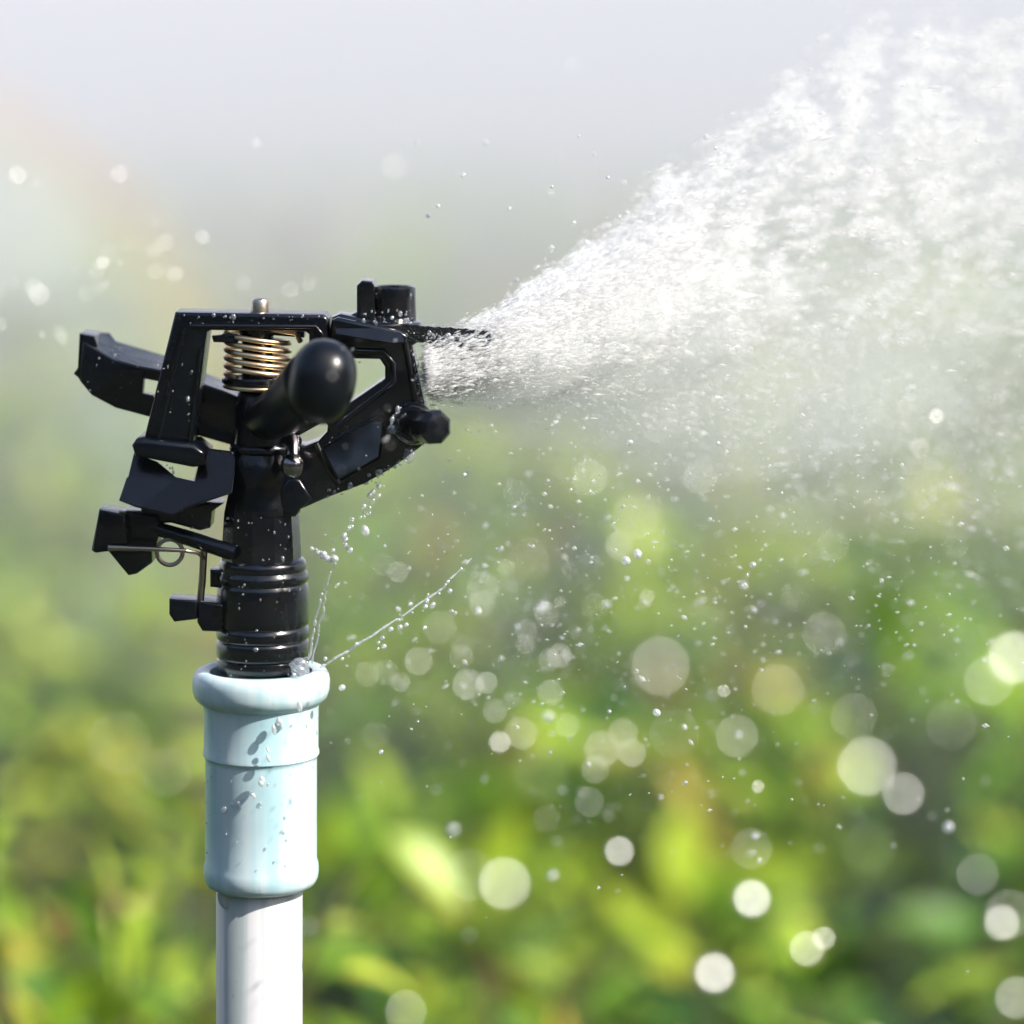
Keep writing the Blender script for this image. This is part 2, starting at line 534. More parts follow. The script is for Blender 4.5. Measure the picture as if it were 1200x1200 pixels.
# ------------------------------------------------------------------ standpipe
base = W(305, 800, 0); base.z = 0
pipe = empty('standpipe', (base.x, 0, 0))
tag(pipe, 'upright white pipe with pale blue coupling carrying the black sprinkler', 'pipe')
kz = lambda z: (CZ - z) / S + HOR
MB().lathe(304, [(1030, 49), (1032, 50.5), (kz(-.02), 50.5)], 0).build('pipe', M_pipe, pipe)
cp = MB().lathe(306, [(798, 57), (786, 60), (783, 66), (783, 71), (785, 75.5), (790, 79), (797, 80.5), (808, 80), (816, 77.5), (821, 72.5), (824, 68.5),
                      (829, 67.3), (850, 67), (876, 67), (880, 68), (883, 68), (886, 65.5), (890, 65.3), (960, 65.2), (1006, 65.2), (1012, 67), (1020, 67.5), (1028, 66.5), (1034, 63.5), (1037, 58), (1037, 51)], 0, 96)
cp.build('coupling', M_coupling, pipe)

MB().ball(W(266, 1050, -9.3), (11 * S, 3.5 * S, 15 * S)).ball(W(275, 1045, -10.5), (15 * S, 3 * S, 8 * S)).build('glue_drip', M_pipe, pipe, 180)

# ------------------------------------------------------------------ sprinkler
sb = W(308, 800, 0)
spk = empty('impact_sprinkler', sb)
tag(spk, 'wet black plastic impact sprinkler screwed into the pale blue coupling', 'sprinkler')

bar = MB().lathe(308, [(815, 51), (800, 52), (794, 53), (791, 53.4), (789, 52.2), (787, 53.4), (774, 54), (771, 53.6), (769.5, 52), (768, 53.4), (766, 54.2), (752, 54.4), (749.5, 53.6), (748, 52.2), (746.5, 53.6), (744, 54.6), (737, 54.6), (734, 53.4),
                       (732, 51.8), (730, 53.4), (724, 54), (700, 54), (687, 53.6), (684, 52.6), (682, 51.4), (680, 52.4), (678, 53.8), (673, 53.8), (670, 52.4), (667, 50.6), (664, 51.2), (659, 51), (656, 49.4), (653.5, 46)], 0, 96)
bar.build('barrel', M_film, spk)
MB().lathe(306, [(656, 46.5), (650, 47), (630, 46), (600, 44), (588, 41.5), (572, 38)], 0, 11).build('neck', M_film, spk, 25)
hub = MB().lathe(309, [(600, 43), (592, 44), (586, 42), (560, 41), (545, 41), (538, 39), (530, 36), (527, 40), (524, 40.5), (521, 39), (519, 34), (480, 33), (460, 30), (456, 27)], 0, 48)
hub.prism([(330, 606), (326, 575), (338, 560), (352, 562), (366, 585), (352, 597), (346, 606)], -9, 6, bev=1.0)
hub.build('hub', M_black, spk)

fr = MB().prism([(205, 366), (379, 369), (385, 374), (386, 405), (380, 468), (360, 486), (330, 492), (352, 470), (362, 405), (362, 392), (358, 389), (246, 387), (242, 390), (226, 520), (167, 520)], -9, 7, bev=.9)
fr.ptube([(216, 384, -9.2), (186, 514, -9.2)], 3.0, 10)
fr.ptube([(235, 408, -9.2), (222, 516, -9.2)], 2.2, 10)
fr.ptube([(222, 382, -9.0), (370, 383, -9.0), (378, 392, -9.0), (378, 410, -9.0)], 2.6, 10)
frame = fr.build('bridge_frame', M_black, spk)
MB().prism([(154, 522), (159, 515), (168, 514), (228, 521), (242, 532), (240, 546), (226, 548), (158, 535)], -13, 8, bev=1.3).build('foot_flange', M_black, spk)
to = [(157, 531), (150, 560), (141, 586), (160, 593), (203, 603), (222, 593), (271, 577), (276, 538), (270, 530), (237, 526), (228, 564), (206, 559), (184, 541)]
tr = MB()
n_ = len(to)
fd = lambda y: -5 - 11 * (y - 526) / 77
tr.add([W(x, y, fd(y)) for x, y in to] + [W(x + (1.5 if x < 200 else -1.5), y, 3) for x, y in to], [tuple(range(n_)), tuple(reversed(range(n_, 2 * n_)))] + [(i, i + n_, (i + 1) % n_ + n_, (i + 1) % n_) for i in range(n_)])
tr.ptube([(x, y, fd(y) + .3) for x, y in [(150, 560), (141, 586), (160, 593), (203, 603), (222, 593), (271, 577), (276, 538), (270, 530), (237, 526)]], 1.6, 8)
tr.prism([(152, 560), (144, 580), (200, 596), (262, 570), (262, 556), (205, 572)], -5, 9, bev=.8)
tr.build('trip_arm', M_black, spk)

# hammer arm: vane behind, hub and the counterweight in front
va = MB()
vf = [(97, 400), (112, 408), (132, 420), (160, 428), (192, 434), (262, 458), (300, 474), (300, 530), (230, 510), (174, 489), (135, 478), (107, 463), (93, 446)]
vb = [(93, 390), (108, 389), (128, 390), (136, 400), (191, 416), (262, 446), (300, 466), (300, 524), (230, 505), (174, 484), (135, 473), (107, 458), (90, 440)]
arm = MB().prism([(97, 400), (112, 408), (132, 420), (160, 428), (192, 434), (262, 458), (300, 474), (300, 530), (230, 510), (176, 489), (135, 478), (107, 463), (93, 446)], 9, 14,
                 [[(169, 437), (187, 441), (181, 464), (167, 461)]], bev=.6)
def ledge(i0, i1):
    pass
arm.add([W(x, y, 9.6) for x, y in vf[:7]] + [W(x, y + 14, 9.6) for x, y in vf[:7]] + [W(x, y, 26) for x, y in vb[:7]] + [W(x, y + 16, 26) for x, y in vb[:7]],
        [(i, i + 1, i + 15, i + 14) for i in range(6)] + [(i + 7, i + 21, i + 22, i + 8) for i in range(6)] + [(i, i + 7, i + 8, i + 1) for i in range(6)] + [(i + 14, i + 15, i + 22, i + 21) for i in range(6)]
        + [(0, 14, 21, 7), (6, 13, 27, 20)])
arm.prism([(93, 391), (111, 394), (114, 405), (108, 460), (98, 452), (91, 442), (86, 438), (91, 431)], 10, 26, bev=.4)
arm.build('hammer_vane', M_black, spk)
hm = MB()
bc = W(377, 447, -44); kk = (D - .044) / D * S
tilt = Matrix.Rotation(R(12), 3, 'Y')
hm.ball(bc, (40 * kk, 46 * kk, 50 * kk), tilt, 48, 32, .88)
hm.ptube([(369, 449, -43), (356, 462, -37), (338, 476, -27), (318, 488, -12), (306, 492, 0)], [38, 36, 31, 27, 24], 28)
hm.build('counterweight', M_ball, spk)

sp = MB(); pts = []
turns, N = 5.3, 260
for i in range(N + 1):
    u = i / N; a = u * turns * 2 * math.pi + 2.2
    r = 37 * S
    c = W(302, 392 + 50 * u, 0)
    pts.append(c + Vector((math.cos(a) * r, math.sin(a) * r, -math.cos(a) * r * .10)))
pts += [W(346, 396 + 46, 2)] if False else []
sp.tube(pts, 3.3 * S, 12)
sp.ptube([(318, 386, -6), (346, 390, -7), (352, 400, -5)], 3.4, 10)
spring = sp.build('spring', M_spring, spk)
st = MB().lathe(302, [(372, 22), (392, 22), (393, 19), (470, 19)], 0, 40)
st.lathe(302, [(441, 28), (441, 40), (443, 42), (447, 42), (449, 40), (449, 28)], 0, 56)
st.prism([(248, 394), (258, 393), (262, 391), (278, 392), (278, 402), (250, 401)], -8, -3, bev=.4)
st.prism([(306, 384), (356, 386), (356, 396), (306, 392)], -5, 4, bev=.5)
st.build('spring_post', M_black, spk)
MB().tube([W(302, 453, 0) + Vector((math.cos(t) * 38 * S, math.sin(t) * 38 * S, -math.cos(t) * .0004)) for t in np.linspace(0, 6.2832, 49)[:-1]], 3 * S, 10, closed=True).build('spring_washer', M_spring, spk)
MB().lathe(305, [(376, 8.5), (372, 9.5), (368, 9.5), (367, 10.8), (354, 11), (351, 9.5), (349.5, 6), (349, 1)], 0, 40).build('pivot_pin', M_pin, spk)

na = MB().prism([(389, 372), (399, 368), (480, 385), (492, 393), (490, 401), (483, 405), (490, 440), (498, 476), (505, 500), (498, 520), (470, 541), (452, 553), (427, 567), (384, 583), (352, 597), (335, 601), (325, 530),
                 (338, 498), (378, 474), (386, 425), (386, 392)], -7, 7,
                [[(398, 420), (445, 421), (451, 430), (451, 444), (400, 479), (394, 470)], [(348, 512), (380, 494), (384, 499), (383, 506), (373, 517), (358, 523), (350, 522)]], bev=.7)
na.ptube([(392, 410, -7), (450, 412, -7), (461, 426, -7), (462, 447, -7), (452, 455, -7), (394, 500, -7)], 4, 10)
na.ptube([(376, 525, -7), (398, 512, -7), (451, 483, -7), (449, 515, -7), (446, 538, -7), (398, 565, -7), (376, 525, -7.01)], 2.8, 10)
for pl, z0, z1 in (([(379, 526), (398, 515), (448, 487), (446, 512), (443, 535), (397, 561)], -6.6, -10.6), ([(392, 377), (470, 390), (474, 400), (462, 402), (394, 391)], -9.8, -13.6)):
    ys_ = [q[1] for q in pl]; lo, hi = min(ys_), max(ys_)
    dd = lambda y: z0 + (z1 - z0) * (y - lo) / (hi - lo)
    n_ = len(pl)
    na.add([W(x, y, dd(y)) for x, y in pl] + [W(x, y, -5) for x, y in pl], [tuple(range(n_)), tuple(reversed(range(n_, 2 * n_)))] + [(i, i + n_, (i + 1) % n_ + n_, (i + 1) % n_) for i in range(n_)])
na.ptube([(370, 520, -7), (386, 552, -7), (397, 567, -7)], 4, 10)
na.prism([(389, 375), (396, 372), (470, 388), (478, 394), (476, 402), (462, 404), (392, 392)], -11, -6, bev=.9)
na.ptube([(474, 398, -6.5), (480, 430, -6.5), (488, 474, -6.5)], [5, 4.5, 5], 10)
na.build('nozzle_arm', M_film, spk)
bs = MB().tube([W(483, 496, -12), W(483, 496, -11.2), W(483, 496, -9), W(483, 496, 4)], [.0048, .0058, .0064, .0064], 40)
bs.build('nozzle_boss', M_film, spk)
p0, p1 = W(480, 497, -10), W(513, 501, -30)
ax = p1 - p0
cap = MB().tube([p0, p0 + ax * .5, p0 + ax * .55, p0 + ax * .62, p0 + ax * .9, p0 + ax * 1.0, p0 + ax * 1.02], [.0047, .0047, .0043, .0051, .0051, .0037, .0012], 8, twist=.39)
cap.build('nozzle_cap', M_black, spk, 25)
kn = MB().lathe(448, [(388, 44), (380, 46), (377, 45), (374, 38), (371, 31), (369, 28)], 2, 56)
kn.lathe(461, [(374, 27), (350, 26.5), (339, 26.5), (336.5, 26), (335, 24), (336, 20), (345, 19)], 2, 48)
kn.prism([(418, 335), (424, 329), (437, 330), (439, 336), (439, 376), (418, 376)], -5, 9, bev=.4)
kn.prism([(405, 372), (418, 366), (440, 370), (440, 380), (402, 378)], -4, 8, bev=.8)
kn.build('deflector_knob', M_film, spk)
# wet deflector tongue, its top rough with clinging water
tv = MB(); nx, ny = 46, 10
vs, fs = [], []
def tong(u, v, top):
    px = 452 + 123 * u
    py = (377 + 11 * u ** .8) if top else (397 + 8 * min(1, u * 1.5))
    p = W(px, py, -8 + 17 * v + 2 * u)
    nz = mnoise.noise(p * 700) * .0005 + mnoise.noise(p * 1600) * .00022
    p.z += nz * (1 if top else -1) * min(1, u * 2)
    p.x += mnoise.noise(p * 700 + Vector((5, 0, 0))) * .0003
    return p
for t in (True, False):
    for i in range(nx + 1):
        for j in range(ny + 1):
            vs.append(tong(i / nx, j / ny, t))
o2 = (nx + 1) * (ny + 1)
for i in range(nx):
    for j in range(ny):
        a = i * (ny + 1) + j
        fs.append((a, a + 1, a + ny + 2, a + ny + 1)); fs.append((a + o2, a + o2 + ny + 1, a + o2 + ny + 2, a + o2 + 1))
    for j in (0, ny):
        a = i * (ny + 1) + j; fs.append((a, a + ny + 1, a + ny + 1 + o2, a + o2))
for j in range(ny):
    for i in (0, nx):
        a = i * (ny + 1) + j; fs.append((a, a + 1, a + 1 + o2, a + o2))
tv.add(vs, fs).build('deflector_tongue', M_wet, spk, 80)
MB().ball(W(343, 546, -14), (14 * S, 13 * S, 15 * S)).ptube([(343, 536, -13), (344, 524, -12), (343, 518, -10)], [9, 8, 11], 20).build('adjusting_screw', M_dark, spk)

tl = MB().prism([(116, 597), (146, 603), (149, 640), (146, 644), (112, 648), (108, 646)], -10, 3, bev=.5)
tl.prism([(107, 645), (116, 598), (122, 598), (114, 648)], -4, 5, bev=.3)
tl.prism([(146, 600), (184, 604), (188, 618), (182, 645), (146, 642)], -6, 8, bev=.8)
tl.prism([(126, 646), (150, 640), (178, 640), (178, 660), (160, 673), (150, 675), (140, 663)], -6, 6, bev=1.2)
tl.prism([(165, 592), (262, 590), (248, 600), (246, 619), (234, 622), (200, 613), (165, 615)], -4, 9, bev=.8)
tl.ptube([(176, 617, -4), (222, 631, -6), (268, 646, -9), (276, 648, -9.5)], [8, 9, 9.5, 8], 20)
tl.build('trip_lever', M_black, spk)
wr = MB().ptube([(127, 642, -12), (170, 643, -12.5), (215, 645, -12), (232, 648, -9), (240, 655, -6)], [3.4, 2.8, 2.4, 2.4, 2.4], 12)
wr.tube([W(199 + 15 * math.cos(t), 647 + 15 * math.sin(t), -6) for t in np.linspace(0, 6.2832, 41)[:-1]], 2.6 * S, 10, closed=True)
wr.build('trip_wire', M_rod, spk)
MB().ptube([(239, 644, -6), (237, 680, -5), (234, 712, -4)], 4.4, 14).build('trip_rod', M_rod, spk)
tc_ = MB().prism([(198, 702), (231, 704), (230, 726), (204, 729), (198, 720)], -9, 1, bev=.6)
tc_.prism([(230, 704), (262, 708), (262, 741), (237, 740), (231, 730)], -8, 6, bev=.8)
tc_.prism([(246, 668), (264, 668), (264, 690), (246, 688)], -4, 4, bev=.6)
tc_.build('stop_clip', M_black, spk)

# ------------------------------------------------------------------ water
rng = np.random.default_rng(5)
OCT_V = np.array([(1, 0, 0), (-1, 0, 0), (0, 1, 0), (0, -1, 0), (0, 0, 1), (0, 0, -1)], float)
OCT_F = np.array([(0, 2, 4), (2, 1, 4), (1, 3, 4), (3, 0, 4), (2, 0, 5), (1, 2, 5), (3, 1, 5), (0, 3, 5)])
def drops_mesh(name, P, rad, direc, stretch, mat):
    """many droplets in one mesh; each stretched along its flight"""
    n = len(P)
    d = direc / np.linalg.norm(direc, axis=1, keepdims=True)
    u = np.cross(d, np.array([0, 1, 0.02])); u /= np.linalg.norm(u, axis=1, keepdims=True)
    w = np.cross(d, u)
    V = (OCT_V[None, :, 0:1] * (d * (rad * stretch)[:, None])[:, None, :] + OCT_V[None, :, 1:2] * (u * rad[:, None])[:, None, :] + OCT_V[None, :, 2:3] * (w * rad[:, None])[:, None, :]) + P[:, None, :]
    F = OCT_F[None] + (np.arange(n) * 6)[:, None, None]
    return np_mesh(name, V.reshape(-1, 3), F.reshape(-1, 3), mat)

def vnoise(x, y, seed):
    r = np.random.default_rng(seed); G = r.random((256, 256))
    xi, yi = np.floor(x).astype(int), np.floor(y).astype(int)
    fx, fy = x - xi, y - yi
    fx = fx * fx * (3 - 2 * fx); fy = fy * fy * (3 - 2 * fy)
    g = lambda a, b: G[a % 256, b % 256]
    return (g(xi, yi) * (1 - fx) + g(xi + 1, yi) * fx) * (1 - fy) + (g(xi, yi + 1) * (1 - fx) + g(xi + 1, yi + 1) * fx) * fy

def Wn(px, py, dy):
    k = (D + dy * .001) / D * S
    return np.stack([(px - 600) * k, dy * .001, CZ - (py - HOR) * k], 1)

N = 5200000
ox, oy = 492., 440.
r = 1000 * rng.random(N) ** .74
ang = np.radians(-26 + 70 * rng.random(N))
px = ox + r * np.cos(ang); py = oy - r * np.sin(ang) + rng.normal(0, 1, N) * (14 * np.clip(1 - r / 260, 0, 1))
deg = np.degrees(ang)
up = 36.5 + 2.5 * (vnoise(r / 40, r * 0, 1) - .5) + 1.0 * np.clip((r - 330) / 300, 0, 1) - 7 * np.clip((r - 610) / 240, 0, 1)
top_edge = 1 / (1 + np.exp((deg - up) / .9))
lowc = -9 + 15 * np.clip((r - 90) / 260, 0, 1)
core = 1 / (1 + np.exp(-(deg - lowc) / (1.6 + 2.6 * np.clip(r / 400, 0, 1))))
lowmist = np.exp(-((deg + 3) / 11) ** 2) * np.clip((r - 30) / 260, 0, 1) * .075
wob = vnoise(px / 95, py / 80, 2)
colm = .5 + .5 * np.sin(2 * np.pi * (px + .34 * py) / 74 + 9.0 * wob + 2.2 * vnoise(px / 40, py / 34, 9))
scl = vnoise(px / 21 + py / 60, py / 9.5 + px / 120, 3)
fin = vnoise(px / 9, py / 4.5, 4)
far_w = np.clip((r - 150) / 300, 0, 1)
cl = np.clip((.30 * colm + .56 * scl + .22 * fin - .42) * 2.7, 0.03, 1)
dens = core * ((1 - far_w) * (.75 + .5 * fin) * (.25 + .75 / (1 + np.exp(-(deg - 5) / 4.0))) + far_w * cl * (1.0 - .45 * np.clip((r - 300) / 500, 0, 1)))
fall = 1 - far_w * .93 / (1 + np.exp((deg - 9 - r * .008) / 3.2))
prob = top_edge * (dens * fall * .9 + lowmist)
prob *= np.where(px < 500 + (py - 440) * .1, 0, 1)
keep = rng.random(N) < prob * .145 * (1 + 1.2 * np.clip(1 - r / 280, 0, 1))
px, py, r, deg = px[keep], py[keep], r[keep], deg[keep]
n = len(px)
dy = -8 + r * S * 1000 * .78 + rng.normal(0, 1, n) * (3.0 + r * S * 1000 * .2)
P = Wn(px, py, dy)
rad = np.exp(rng.normal(math.log(.00020), .48, n)) * (1 + .35 * np.clip(r / 700, 0, 1))
rad = np.where(deg < 4, rad * .62, rad)
dirv = np.stack([np.cos(np.radians(deg * .8)), np.full(n, .2), np.sin(np.radians(deg * .55)) - .1 * (r / 700)], 1)
dirv += rng.normal(0, .09, (n, 3))
stc = rng.uniform(1.5, 6.0, n)
spray = bpy.data.objects.new('water_spray', drops_mesh('water_spray', P, rad, dirv, stc, M_spray))
col.objects.link(spray)
tag(spray, 'white fan of water spray thrown from the sprinkler nozzle', 'water spray', kind='stuff')

msp = empty('spray_mist', W(850, 440, 60))
tag(msp, 'soft drifting mist hanging below and inside the white spray', 'mist', kind='stuff')
def puff(px_, py_, dy_, rx, ry, rz, dens, ang=0, colr=(.96, .98, .97)):
    m_ = mh.copy(); m_.name = 'spray_mist'
    v_ = m_.node_tree.nodes['Principled Volume']
    v_.inputs['Color'].default_value = (*colr, 1); v_.inputs['Density'].default_value = dens
    k_ = (D + dy_ * .001) / D * S
    MB().ball(W(px_, py_, dy_), (rx * k_, ry * .001, rz * k_), Matrix.Rotation(R(ang), 3, 'Y'), 48, 32).build('mist_puff', m_, msp, 180)
puff(590, 430, 2, 110, 10, 44, 34, -9)
puff(660, 470, 10, 170, 14, 60, 5, 2)
puff(640, 405, 14, 160, 16, 58, 16, -17)
puff(720, 400, 40, 250, 35, 62, 8, -18)
puff(900, 430, 80, 330, 60, 130, 2.6, -8)
puff(960, 330, 110, 330, 70, 190, 2.0, -32)
puff(900, 500, 100, 380, 80, 120, 1.3, 8)
puff(0, 280, 1700, 120, 180, 85, 1.1, 0)

# fine droplets drifting below and around
n = 2600
px = rng.normal(780, 260, n); py = rng.normal(640, 150, n)
dy = rng.normal(20, 90, n)
k2 = (px > 380) & (px < 1240) & (py > 380) & (py < 1100)
px, py, dy = px[k2], py[k2], dy[k2]; n = len(px)
rad = np.exp(rng.normal(math.log(.00026), .45, n))
dirv = np.stack([np.ones(n), rng.normal(0, .3, n), rng.normal(-.25, .5, n)], 1)
fine = bpy.data.objects.new('fine_droplets', drops_mesh('fine_droplets', Wn(px, py, dy), rad, dirv, rng.uniform(1, 2.4, n), M_spray))
col.objects.link(fine)
tag(fine, 'fine drifting droplets scattered below the white spray', 'droplets', kind='stuff')

# single droplets, out of focus: (px, py, disc in photo pixels, brightness)
discs = [(773, 781, 70, .35), (911, 809, 62, .3), (863, 863, 52, .35), (1015, 899, 70, .9), (1058, 931, 50, .5), (965, 743, 52, .35), (1187, 772, 62, .8), (1158, 798, 60, .4), (1115, 850, 62, .3),
         (1085, 850, 60, .2), (725, 998, 35, .9), (880, 1054, 44, 1.1), (836, 1141, 47, 1.2), (945, 1112, 42, .6), (965, 1100, 28, .7), (590, 1036, 62, .55), (550, 1025, 62, .4), (880, 995, 50, .35),
         (740, 883, 34, .45), (705, 878, 44, .35), (697, 902, 34, .35), (655, 769, 30, .45), (645, 812, 32, .45), (585, 870, 26, .7), (888, 922, 16, .9), (1173, 1082, 42, .7), (1182, 1072, 60, .3),
         (462, 195, 32, .22), (670, 75, 22, .3), (745, 605, 56, .3), (725, 640, 34, .3), (605, 578, 32, .35), (565, 690, 40, .22), (620, 655, 50, .2), (640, 960, 34, .3), (475, 1185, 50, .6),
         (1078, 525, 24, .9), (1097, 488, 18, .6), (848, 810, 16, .9), (697, 712, 34, .25), (120, 308, 16, .8), (237, 278, 18, .5), (300, 168, 14, .5), (140, 870, 76, .25), (195, 905, 60, .18),
         (363, 1085, 26, .35), (1145, 1025, 50, .25), (790, 860, 60, .2), (1000, 840, 56, .22), (690, 560, 44, .22), (820, 560, 40, .2), (1190, 1170, 50, .5), (690, 940, 36, .3), (515, 735, 40, .2),
         (430, 790, 30, .35), (490, 775, 34, .3), (470, 800, 24, .4), (540, 770, 30, .3), (340, 340, 20, .3), (45, 345, 26, .4), (20, 205, 22, .3), (140, 204, 22, .3), (205, 322, 18, .3), (285, 332, 20, .3),
         (362, 332, 20, .3), (70, 390, 18, .3), (975, 640, 40, .2), (930, 700, 36, .2), (1120, 640, 30, .2), (640, 720, 30, .3), (615, 755, 24, .35), (570, 800, 26, .35), (665, 850, 30, .3)]
for i in range(30):
    q_ = (round(rnd(-5, 210), 1), round(random.gauss(335, 55), 1), rnd(9, 24), rnd(.12, .34))
    if q_[0] < 75 or q_[1] < 350: discs.append(q_)
for i in range(16):
    discs.append((round(rnd(430, 800), 1), round(rnd(660, 880), 1), rnd(14, 40), rnd(.15, .35)))
drop_b = MB().ball((0, 0, 0), (1, 1, .34), None, 20, 14)
unit_flat = drop_b.build('water_drop', M_glint)
unit_me = unit_flat.data
bpy.data.objects.remove(unit_flat)
unit_me.name = 'water_drop'
A_ap = cam_d.lens / cam_d.dof.aperture_fstop   # mm
one_of = {(1015, 899): 'large bright white drop, biggest glowing disc over the right-hand leaves', (462, 195): 'lone pale drop in the grey mist high above the sprinkler',
          (773, 781): 'large faint round drop, roundest and widest disc at the middle of the foliage', (1187, 772): 'large white drop cut by the right edge of the picture',
          (836, 1141): 'brightest white drop low over the dark leaves, lowest of the bright ones', (363, 1085): 'faint drop half hidden behind the white pipe just below the coupling',
          (140, 870): 'wide faint drop left of the pale blue coupling, nearest to the left edge', (120, 308): 'small bright drop in front of the rainbow mist'}
for i, (x, y, c, br) in enumerate(discs):
    cm = c * S * 1000
    dyv = -cm * D * 1000 / (A_ap + cm)
    p = W(x, y, dyv)
    view = (Vector(cam.location) - p).normalized()
    hv = (view + to_sun).normalized()
    mag = D / (D + dyv * .001)
    rr = (cm / 2) / mag * .38 * max(.12, br * rnd(.35, 1.25)) ** .62
    o = bpy.data.objects.new('water_drop', unit_me)
    o.location = p; o.scale = (rr * .001,) * 3
    o.rotation_euler = hv.to_track_quat('Z', 'Y').to_euler()
    col.objects.link(o)
    size = 'large' if c >= 50 else 'medium' if c >= 27 else 'small'
    look = 'bright white' if br >= .6 else 'faint see-through'
    tag(o, one_of.get((x, y)) or f'{size} {look} disc of a water drop out of focus in the air', 'water drop', f'{size} {look} out of focus water drops')

# sharper small droplets near the focus
n_small = 0
small_b = MB().ball((0, 0, 0), (1, 1, 1), None, 14, 10).build('water_droplet', M_drop)
small_me = small_b.data
bpy.data.objects.remove(small_b)
def droplet(p, r, st=1.0, d=None, where='over the green field below the spray'):
    o = bpy.data.objects.new('water_droplet', small_me)
    o.location = p; o.scale = (r, r, r * st)
    if d is not None: o.rotation_euler = Vector(d).to_track_quat('Z', 'Y').to_euler()
    col.objects.link(o)
    tag(o, 'tiny bright water droplet flying ' + where, 'water droplet', 'tiny water droplets ' + where)
for i in range(105):
    x, y = random.gauss(740, 230), random.gauss(760, 190)
    if not (385 < x < 1195 and 430 < y < 1190): continue
    droplet(W(x, y, random.gauss(0, 80)), min(.0013, math.exp(random.gauss(math.log(.0005), .5))), rnd(1, 1.5), (rnd(-1, 1), rnd(-1, 1), rnd(-1, 1)))
for i in range(26):
    x, y = rnd(480, 840), rnd(150, 330)
    if y > 420 - (x - 480) * .62: continue
    droplet(W(x, y, random.gauss(20, 40)), rnd(.0004, .0008), where='in the pale mist above the spray')
for i in range(30):
    u = i / 29
    droplet(W(394 + 52 * u + random.gauss(0, 7), 650 - 85 * u + random.gauss(0, 4), rnd(-6, 4)), rnd(.0003, .0008), rnd(1, 1.6), (.5, 0, .9), where='in a broken chain under the nozzle arm')
droplet(W(428, 622, -4), .0012, 1.4, (-.4, 0, 1), where='beside the broken chain, the largest clear one there')
for i in range(26):
    u = random.random()
    droplet(W(388 + 170 * u + random.gauss(0, 10), 782 - 118 * u + random.gauss(0, 9), rnd(-6, 6)), rnd(.0003, .0008), where='along the slanting thread of water')

# thin threads of water splashing from the coupling
def thread(pts, r0, label, gaps=.0):
    m_ = MB(); P, Rr = [], []
    sd = rnd(0, 50); K = 40 * (len(pts) - 1)
    for i in range(K + 1):
        t = i / 40; k = min(int(t), len(pts) - 2); u = t - k
        a, b = pts[k], pts[k + 1]
        q = W(a[0] + (b[0] - a[0]) * u, a[1] + (b[1] - a[1]) * u, a[2] + (b[2] - a[2]) * u)
        q += Vector([mnoise.noise(Vector((i * .06, sd + c_ * 7, 0))) for c_ in range(3)]) * .0006
        nz = mnoise.noise(Vector((i * .33, sd, 4.0))) + .5 * mnoise.noise(Vector((i * .9, sd, 9.0)))
        rr_ = r0 * (.80 + .6 * nz) * (1 - .35 * i / K)
        if nz < -.72 + gaps * i / K:
            if len(P) > 3: m_.tube(P, [.2 * Rr[0]] + Rr[1:-1] + [.2 * Rr[-1]], 8)
            P, Rr = [], []
        else:
            P.append(q); Rr.append(max(.00008, rr_))
    if len(P) > 3: m_.tube(P, [.2 * Rr[0]] + Rr[1:-1] + [.2 * Rr[-1]], 8)
    tag(m_.build('water_jet', M_thread, None, 180), label, 'water jet')
M_thread = water('thread_water', (.93, .95, .96), .15, .3, .35, .3)
thread([(360, 778, -8), (368, 735, -14), (379, 695, -20), (394, 658, -24)], .00050, 'thin upright thread of water rising beside the black barrel', .25)
thread([(366, 778, -10), (372, 745, -17), (379, 714, -22), (383, 690, -24)], .00040, 'short thread of water splashing close to the black barrel', .4)
thread([(374, 784, -4), (425, 752, -4), (470, 722, -2), (520, 688, 0), (552, 655, 2)], .00050, 'long slanting thread of water leaping over the coupling rim', .3)
for i in range(16):
    u = random.random()
    droplet(W(396 - 34 * u + random.gauss(0, 3), 660 - 20 * u + random.gauss(0, 3), -22 + 8 * u), rnd(.0004, .0011) * (1 - .4 * u), rnd(1, 1.8), (-.8, 0, .5), where='at the tip of the upright thread of water')
# droplets in front of the coupling that throw the row of dark shadow marks on it
for x, y, r_ in ((330, 838, .8), (312, 850, .9), (303, 862, .7), (304, 878, .5), (302, 890, .6), (293, 917, .8), (284, 928, .8), (280, 937, .7), (266, 946, .6), (256, 952, .7), (255, 962, .5)):
    a_ = math.asin((x - 306) / 67)
    q = W(306, y, 0) + Vector((math.sin(a_), -math.cos(a_), 0)) * 67 * S
    droplet(q + to_sun * rnd(.006, .011), r_ * .001, rnd(1.2, 2.2), (rnd(-1, 0), 0, 1), where='just in front of the pale blue coupling')

# water beads clinging to the sprinkler
bp_, br_ = [], []
def bead(x, y, d, r): bp_.append(W(x, y, d)); br_.append(r)
for i in range(90):
    u = random.random()
    pl = [(503, 500), (497, 522), (470, 541), (452, 553), (427, 568), (384, 583)]
    k = random.randrange(5); a, b = pl[k], pl[k + 1]
    bead(a[0] + (b[0] - a[0]) * u + random.gauss(0, 3), a[1] + (b[1] - a[1]) * u + rnd(-7, 2), rnd(-7.6, -5), rnd(.0002, .0006))
for i in range(70):
    u = random.random(); bead(482 + 14 * u + random.gauss(0, 1.5), 406 + 70 * u, rnd(-8, -5), rnd(.0002, .0006))
for i in range(110):
    u = random.random(); bead(500 + 75 * u, 390 + 6 * u + rnd(0, 10), rnd(-8, -6), rnd(.0002, .0006))
for i in range(40):
    a = rnd(1.5, 4.4); bead(483 + 24 * math.cos(a), 496 + 22 * math.sin(a), -12, rnd(.0002, .0005))
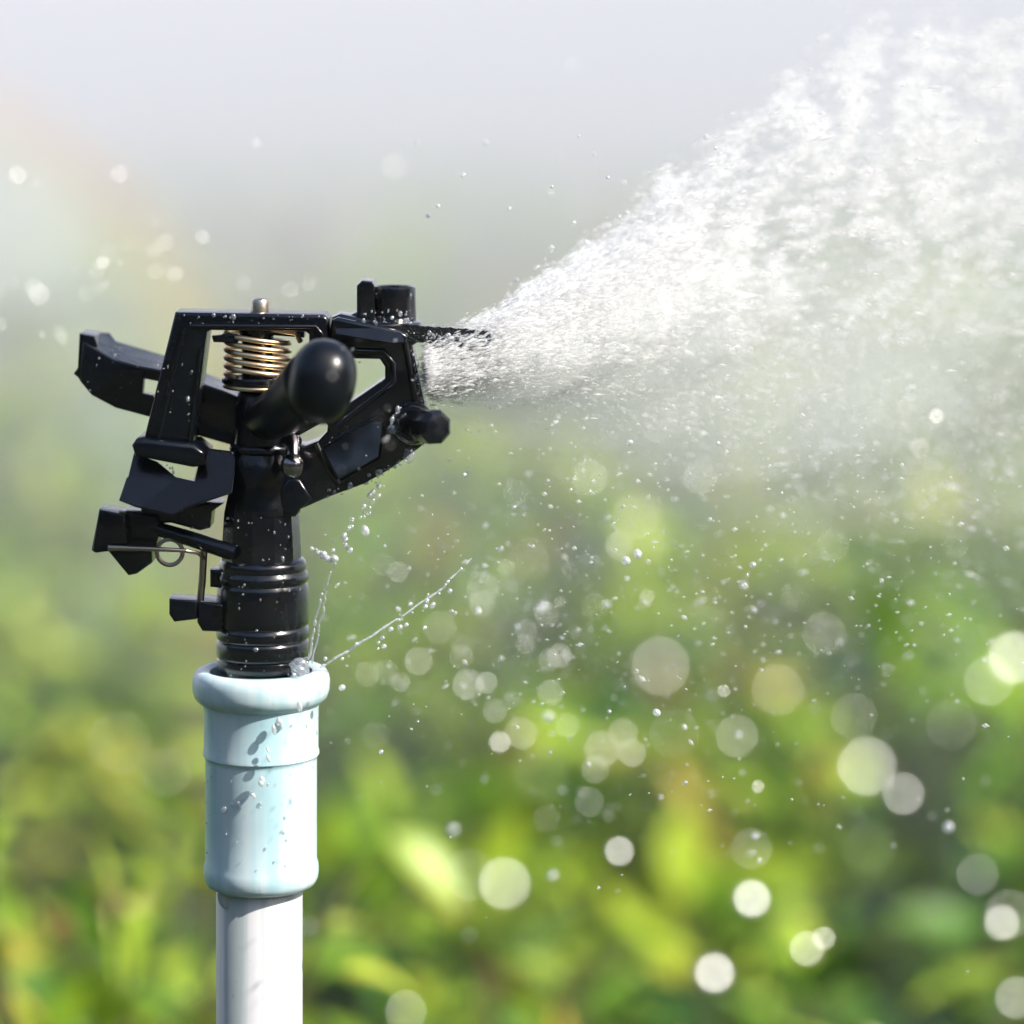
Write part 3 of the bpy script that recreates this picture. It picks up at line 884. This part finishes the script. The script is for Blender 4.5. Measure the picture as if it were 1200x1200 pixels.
for i in range(14): bead(rnd(214, 242), rnd(604, 624), rnd(-4, -3), rnd(.0002, .0005))
for i in range(22): bead(rnd(100, 165), rnd(405, 470), 8.9, rnd(.00015, .0003))
for i in range(40): bead(rnd(180, 206), rnd(545, 562), rnd(-4, 2), rnd(.0003, .0007))
for i in range(30): bead(rnd(335, 366), rnd(776, 800), rnd(-15, -9), rnd(.0004, .001))
for i in range(26): bead(rnd(425, 485), rnd(362, 380), rnd(-10, -7), rnd(.0002, .0005))
for i in range(60):
    a = rnd(-1.35, 1.35); yy = rnd(660, 792); q = W(308, yy, 0) + Vector((math.sin(a), -math.cos(a), 0)) * 54 * S
    bp_.append(q); br_.append(rnd(.00012, .00034))
for i in range(40):
    a = rnd(-1.2, 1.2); q = W(306, rnd(600, 650), 0) + Vector((math.sin(a), -math.cos(a), 0)) * 45 * S
    bp_.append(q); br_.append(rnd(.00012, .0003))
for i in range(50): bead(rnd(385, 450), rnd(500, 550), -7.1, rnd(.00012, .0003))
for i in range(30): bead(rnd(180, 225), rnd(420, 510), -9.1, rnd(.00012, .0003))
for i in range(30): bead(rnd(210, 380), rnd(368, 380), -9.1, rnd(.00012, .0003))
for i in range(24): bead(rnd(438, 482), rnd(340, 366), 2 - 24.6 * .25 + 1.5, rnd(.00012, .00035))
for i in range(60):
    a = rnd(-1.3, 1.4); yy = rnd(835, 1030); q = W(306, yy, 0) + Vector((math.sin(a), -math.cos(a), 0)) * 66.4 * S
    bp_.append(q); br_.append(rnd(.00012, .0004))
n = len(bp_)
beads = bpy.data.objects.new('water_beads', None)
bpy.data.objects.remove(beads)
bm_ = MB()
for p, r_ in zip(bp_, br_):
    r_ *= .85 * math.exp(random.gauss(0, .5))
    bm_.ball(p, (r_ * rnd(.8, 1.2), r_ * .6, r_ * rnd(.8, 1.5)), None, 10, 8)
tag(bm_.build('water_beads', M_bead, None, 180), 'clear water beads clinging to the wet black sprinkler', 'water beads', kind='stuff')

for o in bpy.data.objects:
    if 'world_loc' in o: del o['world_loc']
